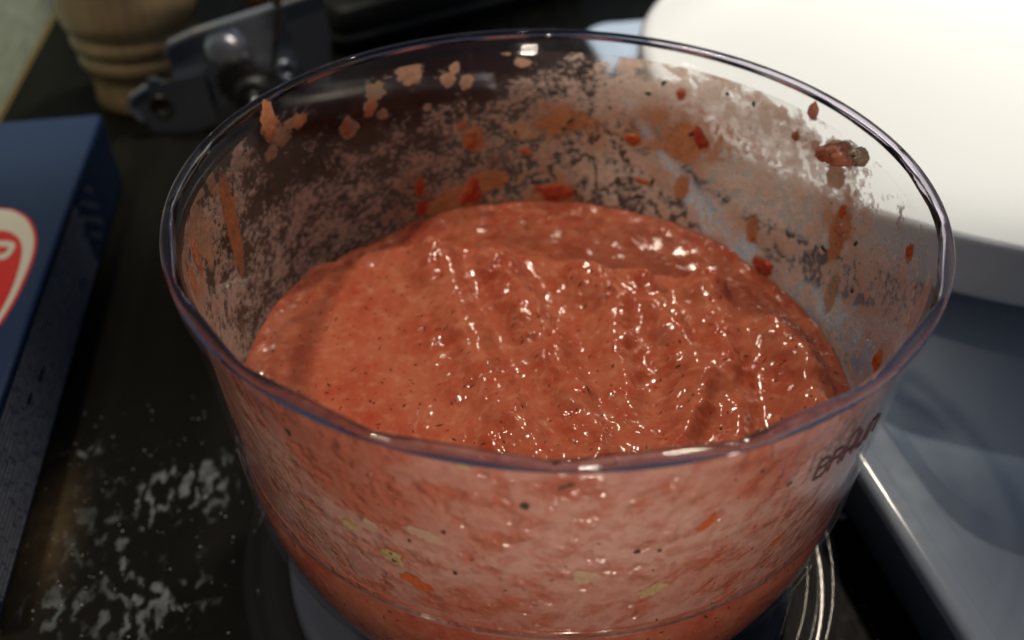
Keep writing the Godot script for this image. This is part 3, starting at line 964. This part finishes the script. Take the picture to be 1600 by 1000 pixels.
func films(t: Node3D):
	var stains := []
	for b in BACK_LUMPS:
		if b[1] in ["herb", "grey"]: continue
		var pale: bool = b[1] in ["pale", "brown"]
		var big: bool = b[0] == "sauce_smear"
		stains.append([b[2], b[3], b[4] * (1.2 if pale else 1.3) + 0.5, b[5] * (1.2 if pale else 1.3) + 0.5, b[6], Vector3(0.52, 0.33, 0.22) if pale else Vector3(0.52, 0.225, 0.11), 1.0])
	# inside of the far wall, angles from the back (0) to the left (-) and right (+)
	var cov := [[-87.0, 0.14, 0.75], [-84.0, 0.3, 0.5], [-81.0, 0.56, 0.55], [-67.0, 0.52, 0.6], [-55.0, 0.45, 0.65], [-60.0, 0.25, 0.3], [-50.0, 0.11, 0.12], [-37.0, 0.38, 0.52], [-38.0, 0.24, 0.18], [-35.0, 0.10, 0.16], [-21.0, 0.32, 0.5], [-20.0, 0.14, 0.10], [-8.0, 0.09, 0.08], [0.0, 0.20, 0.55], [-25.0, 0.5, 0.6], [-10.0, 0.5, 0.62], [4.0, 0.09, 0.45], [8.7, 0.54, 0.66], [10.0, 0.3, 0.85], [21.0, 0.13, 1.0], [22.0, 0.45, 0.8], [35.0, 0.1, 1.0], [35.0, 0.3, 1.0], [35.0, 0.55, 0.7], [51.0, 0.18, 1.0], [57.0, 0.5, 0.74], [50.0, 0.35, 0.82], [69.0, 0.22, 0.8], [70.0, 0.1, 0.5], [75.0, 0.4, 0.86], [81.0, 0.58, 0.8], [89.0, 0.12, 0.25], [88.0, 0.4, 0.9], [100.0, 0.26, 0.75], [105.0, 0.5, 0.8], [-105.0, 0.2, 0.85], [-105.0, 0.5, 0.85]]
	var hue := [[-95.0, 0.2, 0.6], [-60.0, 0.5, 0.0], [-75.0, 0.45, 0.1], [-45.0, 0.5, 0.0], [-63.0, 0.1, 0.3], [-30.0, 0.58, 0.8], [-15.0, 0.58, 0.9], [-16.0, 0.38, 0.6], [3.0, 0.33, 0.85], [0.0, 0.62, 0.95], [-35.0, 0.2, 0.2], [10.0, 0.2, 0.2], [20.0, 0.12, 0.12], [30.0, 0.32, 0.9], [36.0, 0.30, 0.9], [33.0, 0.5, 0.6], [20.0, 0.55, 0.25], [45.0, 0.15, 0.12], [50.0, 0.45, 0.2], [52.0, 0.58, 0.6], [60.0, 0.25, 0.1], [73.0, 0.3, 0.7], [76.0, 0.45, 0.45], [90.0, 0.3, 0.25], [104.0, 0.45, 0.5], [80.0, 0.6, 0.3]]
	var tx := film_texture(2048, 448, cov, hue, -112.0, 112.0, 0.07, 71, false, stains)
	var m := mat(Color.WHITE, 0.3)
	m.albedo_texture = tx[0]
	m.transparency = BaseMaterial3D.TRANSPARENCY_ALPHA
	m.heightmap_enabled = true
	m.heightmap_texture = tx[1]
	m.heightmap_scale = 0.05
	m.backlight_enabled = true
	m.backlight = Color(0.96, 0.90, 0.84)
	m.cull_mode = BaseMaterial3D.CULL_DISABLED
	# the wall angle runs from the front: 180 - a
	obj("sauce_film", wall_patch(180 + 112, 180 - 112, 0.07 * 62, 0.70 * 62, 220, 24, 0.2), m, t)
	# inside of the near wall, seen through the plastic: angles from the front
	var fcov := [[-70.0, 0.3, 1.0], [0.0, 0.3, 1.0], [70.0, 0.3, 1.0]]
	var fhue := [[-60.0, 0.3, 0.25], [-45.0, 0.3, 0.3], [-28.0, 0.12, 0.95], [-26.0, 0.27, 0.95], [-30.0, 0.42, 0.15], [-20.0, 0.46, 0.3], [-15.0, 0.15, 0.6], [-10.0, 0.3, 0.5], [-3.0, 0.1, 0.5], [-3.0, 0.35, 0.25], [-10.0, 0.55, 0.7], [5.0, 0.2, 0.35], [10.0, 0.3, 0.15], [3.0, 0.5, 0.4], [18.0, 0.3, 0.2], [20.0, 0.5, 0.5], [27.0, 0.2, 0.75], [30.0, 0.4, 0.3], [38.0, 0.25, 0.0], [50.0, 0.3, 0.0], [45.0, 0.45, 0.05], [60.0, 0.5, 0.1]]
	var fx := film_texture(1536, 448, fcov, fhue, -72.0, 72.0, 0.036, 81, true, [])
	var fm := mat(Color.WHITE, 0.12)
	fm.albedo_texture = fx[0]
	fm.transparency = BaseMaterial3D.TRANSPARENCY_ALPHA
	fm.heightmap_enabled = true
	fm.heightmap_texture = fx[1]
	fm.heightmap_scale = 0.10
	fm.metallic_specular = 0.71
	fm.clearcoat_enabled = true
	fm.clearcoat = 1.0
	fm.clearcoat_roughness = 0.07
	fm.backlight_enabled = true
	fm.backlight = Color(0.5, 0.4, 0.3)
	fm.cull_mode = BaseMaterial3D.CULL_DISABLED
	obj("near_film", wall_patch(-72, 72, 0.036 * 62, 0.70 * 62, 160, 24, 0.35), fm, t)

# [name, kind, angle from the back, depth in bowl radii, width, height, turn, thickness] in mm
const BACK_LUMPS := [
	["sauce_blob", "orange", -63.5, 0.075, 4.2, 7.5, -8.0, 1.6], ["sauce_blob", "pale", -60.6, 0.135, 4.6, 3.4, 0.0, 1.1], ["sauce_blob", "pale", -64.5, 0.17, 3.2, 2.6, 0.0, 0.7], ["sauce_blob", "orange", -55.8, 0.125, 3.2, 2.2, 8.0, 0.9], ["sauce_blob", "pale", -58.5, 0.12, 4.6, 1.7, 4.0, 0.6],
	["sauce_smear", "orange", -80.6, 0.26, 3.6, 19.0, 6.0, 0.9], ["sauce_smear", "pale", -83.6, 0.08, 3.0, 6.5, 0.0, 0.9], ["sauce_blob", "orange", -97.3, 0.18, 3.6, 5.4, 0.0, 1.0], ["sauce_blob", "orange", -104.0, 0.175, 4.0, 4.4, 0.0, 1.0], ["sauce_smear", "pale", -92.0, 0.16, 5.5, 14.0, 0.0, 0.4],
	["sauce_blob", "orange", -38.6, 0.18, 2.4, 3.6, 20.0, 0.8], ["sauce_blob", "pale", -36.2, 0.22, 2.6, 2.2, 0.0, 0.6], ["sauce_blob", "pale", -44.3, 0.225, 4.0, 3.4, 0.0, 0.7], ["sauce_blob", "orange", -44.8, 0.225, 1.5, 2.4, 0.0, 1.0], ["sauce_blob", "pale", -20.6, 0.15, 2.6, 2.5, 20.0, 0.6], ["sauce_blob", "pale", -16.6, 0.165, 2.2, 2.8, 30.0, 0.7], ["sauce_blob", "pale", -4.4, 0.11, 2.9, 1.5, 0.0, 0.6], ["sauce_blob", "pale", -25.5, 0.235, 1.7, 1.6, 0.0, 0.5], ["sauce_blob", "pale", -19.0, 0.11, 1.6, 2.0, 20.0, 0.4],
	["sauce_blob", "pale", -29.0, 0.085, 5.0, 5.5, -15.0, 0.4], ["sauce_blob", "grey", -37.0, 0.13, 5.0, 4.6, 30.0, 0.35], ["sauce_blob", "pale", -8.0, 0.055, 2.0, 2.4, 0.0, 0.6],
	["sauce_smear", "orange", 5.0, 0.335, 11.5, 4.6, -9.0, 0.55], ["sauce_blob", "pale", -5.0, 0.37, 4.0, 5.0, 0.0, 0.4], ["sauce_blob", "orange", -15.6, 0.39, 3.6, 4.8, 8.0, 0.7], ["tomato_piece", "carrot", -16.6, 0.40, 1.5, 2.0, 0.0, 0.9], ["sauce_blob", "orange", -18.0, 0.33, 1.4, 1.6, 0.0, 0.5], ["tomato_piece", "carrot", -3.6, 0.456, 2.5, 1.1, 14.0, 0.6],
	["tomato_piece", "carrot", 20.7, 0.374, 2.9, 2.6, 0.0, 0.8], ["sauce_smear", "orange", 32.0, 0.335, 7.5, 8.5, 0.0, 0.6], ["tomato_piece", "red", 36.0, 0.31, 3.0, 5.2, -38.0, 1.0], ["sauce_smear", "orange", 33.6, 0.515, 2.8, 6.0, 0.0, 0.5], ["tomato_piece", "carrot", 23.8, 0.535, 3.6, 1.0, 5.0, 0.6], ["tomato_piece", "red", 30.0, 0.168, 1.6, 2.0, 0.0, 0.7],
	["tomato_piece", "red", 3.6, 0.635, 8.6, 5.0, 6.0, 1.0], ["sauce_smear", "orange", 3.8, 0.66, 10.5, 6.0, 0.0, 0.5], ["tomato_piece", "red", -16.6, 0.615, 4.6, 7.6, 30.0, 0.9], ["sauce_smear", "orange", -12.5, 0.57, 8.0, 5.0, -8.0, 0.5], ["tomato_piece", "red", -29.0, 0.54, 2.2, 4.2, 8.0, 0.7], ["tomato_piece", "red", -29.0, 0.635, 2.8, 3.6, 0.0, 0.7], ["sauce_smear", "orange", -23.0, 0.64, 9.0, 4.5, -15.0, 0.4],
	["tomato_piece", "red", 57.6, 0.665, 5.0, 4.2, 5.0, 1.4], ["sauce_smear", "orange", 74.5, 0.35, 4.4, 10.0, 0.0, 0.6], ["tomato_piece", "carrot", 73.5, 0.285, 1.8, 2.6, 0.0, 0.8], ["tomato_piece", "brown", 74.6, 0.335, 3.0, 2.6, 0.0, 0.9], ["sauce_smear", "orange", 52.4, 0.55, 2.2, 5.5, 0.0, 0.5], ["tomato_piece", "carrot", 53.2, 0.59, 1.3, 1.3, 0.0, 0.6], ["tomato_piece", "carrot", 97.0, 0.16, 2.2, 2.4, 0.0, 0.7], ["tomato_piece", "carrot", 103.0, 0.47, 3.6, 4.0, 20.0, 1.0], ["sauce_smear", "pale", 78.0, 0.55, 3.0, 9.0, 0.0, 0.4],
	["tomato_piece", "brown", 68.9, 0.125, 6.6, 4.4, -14.0, 3.2], ["tomato_piece", "brown", 66.0, 0.145, 3.4, 3.6, 0.0, 3.0], ["pepper_seed", "grey", 74.2, 0.085, 3.0, 3.2, 0.0, 2.6], ["sauce_smear", "pale", 69.0, 0.20, 5.0, 5.0, 0.0, 0.5], ["tomato_piece", "brown", 59.5, 0.055, 2.6, 3.4, 0.0, 0.8], ["tomato_piece", "brown", 57.0, 0.16, 1.6, 1.8, 0.0, 0.7],
	["sauce_blob", "pale", 62.0, 0.155, 1.6, 1.6, 0.0, 0.5], ["herb_fleck", "herb", 6.3, 0.33, 2.4, 0.8, -40.0, 0.9], ["herb_fleck", "herb", 5.0, 0.36, 1.5, 0.9, -20.0, 0.9], ["herb_fleck", "herb", -6.0, 0.375, 0.9, 0.9, 0.0, 0.8], ["herb_fleck", "herb", 26.4, 0.53, 0.8, 2.6, 8.0, 0.8], ["herb_fleck", "herb", 15.0, 0.265, 0.9, 0.5, 0.0, 0.6], ["herb_fleck", "herb", 33.6, 0.30, 0.7, 1.5, 20.0, 1.0], ["herb_fleck", "herb", 8.6, 0.62, 1.1, 1.0, 0.0, 1.4], ["herb_fleck", "herb", 72.0, 0.44, 1.8, 0.9, 8.0, 0.6], ["herb_fleck", "herb", 80.0, 0.33, 0.7, 1.3, 20.0, 0.6], ["herb_fleck", "herb", 84.0, 0.46, 0.9, 1.0, 0.0, 0.6], ["herb_fleck", "herb", 26.0, 0.14, 1.6, 0.8, -50.0, 0.5], ["herb_fleck", "herb", 23.0, 0.19, 1.6, 0.7, 0.0, 0.5], ["herb_fleck", "herb", 40.0, 0.12, 0.9, 0.9, 0.0, 0.5], ["herb_fleck", "herb", 46.0, 0.12, 0.9, 1.2, 0.0, 0.5]]

func lumps(t: Node3D):
	var kinds := {
		"orange": lin(0.52, 0.225, 0.11), "pale": lin(0.52, 0.33, 0.22), "red": lin(0.46, 0.075, 0.038), "carrot": lin(0.56, 0.115, 0.025), "brown": lin(0.48, 0.19, 0.12), "seed": lin(0.50, 0.36, 0.16), "herb": lin(0.045, 0.045, 0.014), "grey": lin(0.30, 0.23, 0.15)}
	var mats := {}
	for k in kinds:
		var m := mat(kinds[k], 0.25)
		var nt := NoiseTexture2D.new()
		var nn := FastNoiseLite.new()
		nn.frequency = 0.03
		nt.noise = nn
		nt.width = 128
		nt.height = 128
		m.heightmap_enabled = true
		m.heightmap_texture = nt
		m.heightmap_scale = 0.05
		m.uv1_triplanar = true
		m.uv1_scale = Vector3.ONE * 90.0
		m.backlight_enabled = k != "herb"
		m.backlight = kinds[k] * 0.8
		m.subsurf_scatter_enabled = k in ["orange", "red", "carrot", "pale", "seed"]
		m.subsurf_scatter_strength = 0.1
		mats[k] = m
	# [name, kind, angle from the back, depth in bowl radii, width, height, turn, thickness] in mm
	var n := 0
	for b in BACK_LUMPS:
		n += 1
		if b[0] == "sauce_smear" or b[0] == "sauce_blob" and b[1] == "pale": continue   # thin residue: part of the film
		obj(b[0], lump(180.0 - b[2], b[3] * 62.0, b[4], b[5], -b[6], b[7] * (0.16 if b[0] in ["sauce_blob", "sauce_smear"] else (1.0 if b[1] in ["brown", "grey"] else 0.5)), n, true, 0.16 if b[1] == "brown" else 0.42), mats[b[1]], t)
	# pressed against the inside of the near wall (angle from the front)
	var front := [
		["carrot_piece", "carrot", -19.9, 0.536, 4.2, 3.0, 32.0], ["carrot_piece", "carrot", 18.2, 0.291, 1.5, 4.6, 28.0], ["carrot_piece", "carrot", 33.0, 0.50, 1.4, 3.2, 50.0], ["tomato_seed", "seed", -23.1, 0.457, 3.6, 3.2, 10.0], ["tomato_seed", "seed", -29.6, 0.403, 3.0, 2.2, 0.0], ["tomato_seed", "seed", 12.9, 0.507, 4.0, 2.6, -20.0], ["tomato_seed", "pale", -17.5, 0.33, 5.0, 2.2, 10.0], ["tomato_seed", "pale", -26.0, 0.36, 2.4, 2.6, 0.0], ["tomato_seed", "pale", 3.0, 0.42, 4.0, 3.0, 0.0],
		["herb_fleck", "herb", -4.9, 0.169, 1.3, 1.2, 20.0], ["herb_fleck", "herb", -0.2, 0.101, 2.4, 0.6, -28.0], ["herb_fleck", "seed", -11.8, 0.064, 1.3, 1.1, 0.0], ["herb_fleck", "herb", 9.5, 0.34, 1.0, 0.9, 20.0], ["herb_fleck", "herb", -15.0, 0.30, 0.6, 0.9, 0.0], ["herb_fleck", "herb", -20.0, 0.37, 0.6, 0.7, 0.0], ["herb_fleck", "herb", -14.0, 0.45, 0.6, 0.9, -20.0], ["herb_fleck", "herb", -23.3, 0.45, 0.6, 0.6, 0.0], ["herb_fleck", "herb", -23.0, 0.475, 0.9, 0.7, 20.0], ["herb_fleck", "herb", -37.0, 0.17, 1.2, 1.2, 0.0], ["herb_fleck", "herb", 24.5, 0.16, 0.7, 0.6, 0.0], ["herb_fleck", "herb", 12.5, 0.35, 0.7, 0.6, 0.0], ["herb_fleck", "herb", 30.5, 0.26, 1.0, 0.7, -20.0]]
	for b in front:
		n += 1
		obj(b[0], lump(b[2], b[3] * 62.0, b[4], b[5], b[6], 0.1, n, false, 0.45), mats[b[1]], t)

func lettering():
	# raised lettering moulded into the near right of the bowl: five letters, the middle one taller
	var t: Node3D = get_node("sauce_bowl")
	var m := mat(lin(0.085, 0.045, 0.05), 0.3)
	var glyphs := [
		[[[0, 0], [0, 4], [1.5, 4], [2.1, 3.5], [2.1, 2.6], [1.5, 2.1], [2.1, 1.6], [2.1, 0.5], [1.5, 0], [0, 0]], [[0, 2.1], [1.5, 2.1]]],
		[[[0, 0], [0, 4], [1.5, 4], [2.1, 3.5], [2.1, 2.6], [1.5, 2.1], [2.1, 1.5], [2.1, 0]], [[0, 2.1], [1.5, 2.1]]],
		[[[0, 0], [0, 4.8], [0.6, 5.6], [1.5, 5.6], [2.1, 4.8], [2.1, 0]], [[0, 1.6], [2.1, 1.6]]],
		[[[0, 4], [0, 0.5], [0.6, 0], [1.5, 0], [2.1, 0.5], [2.1, 4]]],
		[[[0, 0], [0, 4], [1.5, 4], [2.1, 3.5], [2.1, 0]]]]
	for g in 5:
		var st := SurfaceTool.new()
		st.begin(Mesh.PRIMITIVE_TRIANGLES)
		st.set_smooth_group(-1)
		var x0 := g * 2.9
		for line in glyphs[g]:
			for i in line.size() - 1:
				var a := Vector2(line[i][0] + x0, line[i][1])
				var b := Vector2(line[i + 1][0] + x0, line[i + 1][1])
				var along := (b - a).normalized() * 0.11
				var side := Vector2(-along.y, along.x)
				var c := [a - along - side, b + along - side, b + along + side, a - along + side]
				var lo := []
				var hi := []
				for q in c:
					var deg: float = 33.4 + rad_to_deg(q.x / 60.0)
					var depth: float = 16.0 - q.y
					lo.append(on_wall(deg, depth, outer_radius(depth) - 0.05))
					hi.append(on_wall(deg, depth, outer_radius(depth) + 0.22))
				var faces := [[hi[0], hi[1], hi[2], hi[3]]]
				for k in 4: faces.append([lo[k], lo[(k + 1) % 4], hi[(k + 1) % 4], hi[k]])
				for f in faces:
					for k in [0, 2, 1, 0, 3, 2]: st.add_vertex(f[k] * MM)
		st.generate_normals()
		obj("letter", st.commit(), m, t)

func crumbs():
	# pale crumbs scattered on the worktop left of the bowl
	var st := SurfaceTool.new()
	st.begin(Mesh.PRIMITIVE_TRIANGLES)
	st.set_smooth_group(-1)
	for i in 150:
		var a := rng.randf_range(-117.0, -62.0)
		var b := rng.randf_range(-62.0, 20.0)
		if i > 138:
			a = rng.randf_range(66.0, 68.0) - 2.0
			b = rng.randf_range(26.0, 44.0)
		var c := kitchen(a, b, 0.0) / MM
		var s := rng.randf_range(0.08, 0.30)
		var v := []
		for k in 6:
			var d: Vector3 = [Vector3.UP, Vector3.RIGHT, Vector3.BACK, Vector3.LEFT, Vector3.FORWARD, Vector3.DOWN][k]
			v.append(c + Vector3(0, s * 0.6, 0) + d.rotated(Vector3.UP, rng.randf() * 1.0) * s * rng.randf_range(0.6, 1.2) * (0.6 if k == 0 or k == 5 else 1.0))
		for k in 4:
			for q in [v[0], v[1 + (k + 1) % 4], v[1 + k], v[5], v[1 + k], v[1 + (k + 1) % 4]]: st.add_vertex(q * MM)
	st.generate_normals()
	var o := obj("crumbs", st.commit(), mat(lin(0.45, 0.46, 0.42), 0.6))
	tag(o, "pale crumbs scattered on the black worktop left of the bowl", "", "", "stuff")
	# two added pale blobs standing in for refracted light beside the tray
	for k in 2:
		var d := [[0.0762, -0.0091, 4.2, 2.2], [0.0725, -0.0047, 2.6, 1.6]]
		var dome := SphereMesh.new()
		dome.radius = 0.5
		dome.height = 1.0
		dome.radial_segments = 32
		dome.rings = 16
		var q := obj("refraction_blob", dome, mat(lin(0.34, 0.30, 0.36), 0.12))
		q.position = Vector3(d[k][0], 0.0001, d[k][1])
		q.scale = Vector3(d[k][2], 1.0, d[k][3]) * MM
		q.rotation_degrees.y = 20
		tag(q, ["larger added pale blob for refracted light between bowl and tray", "smaller added pale blob for refracted light close against the stand"][k], "drop", "refraction blobs")
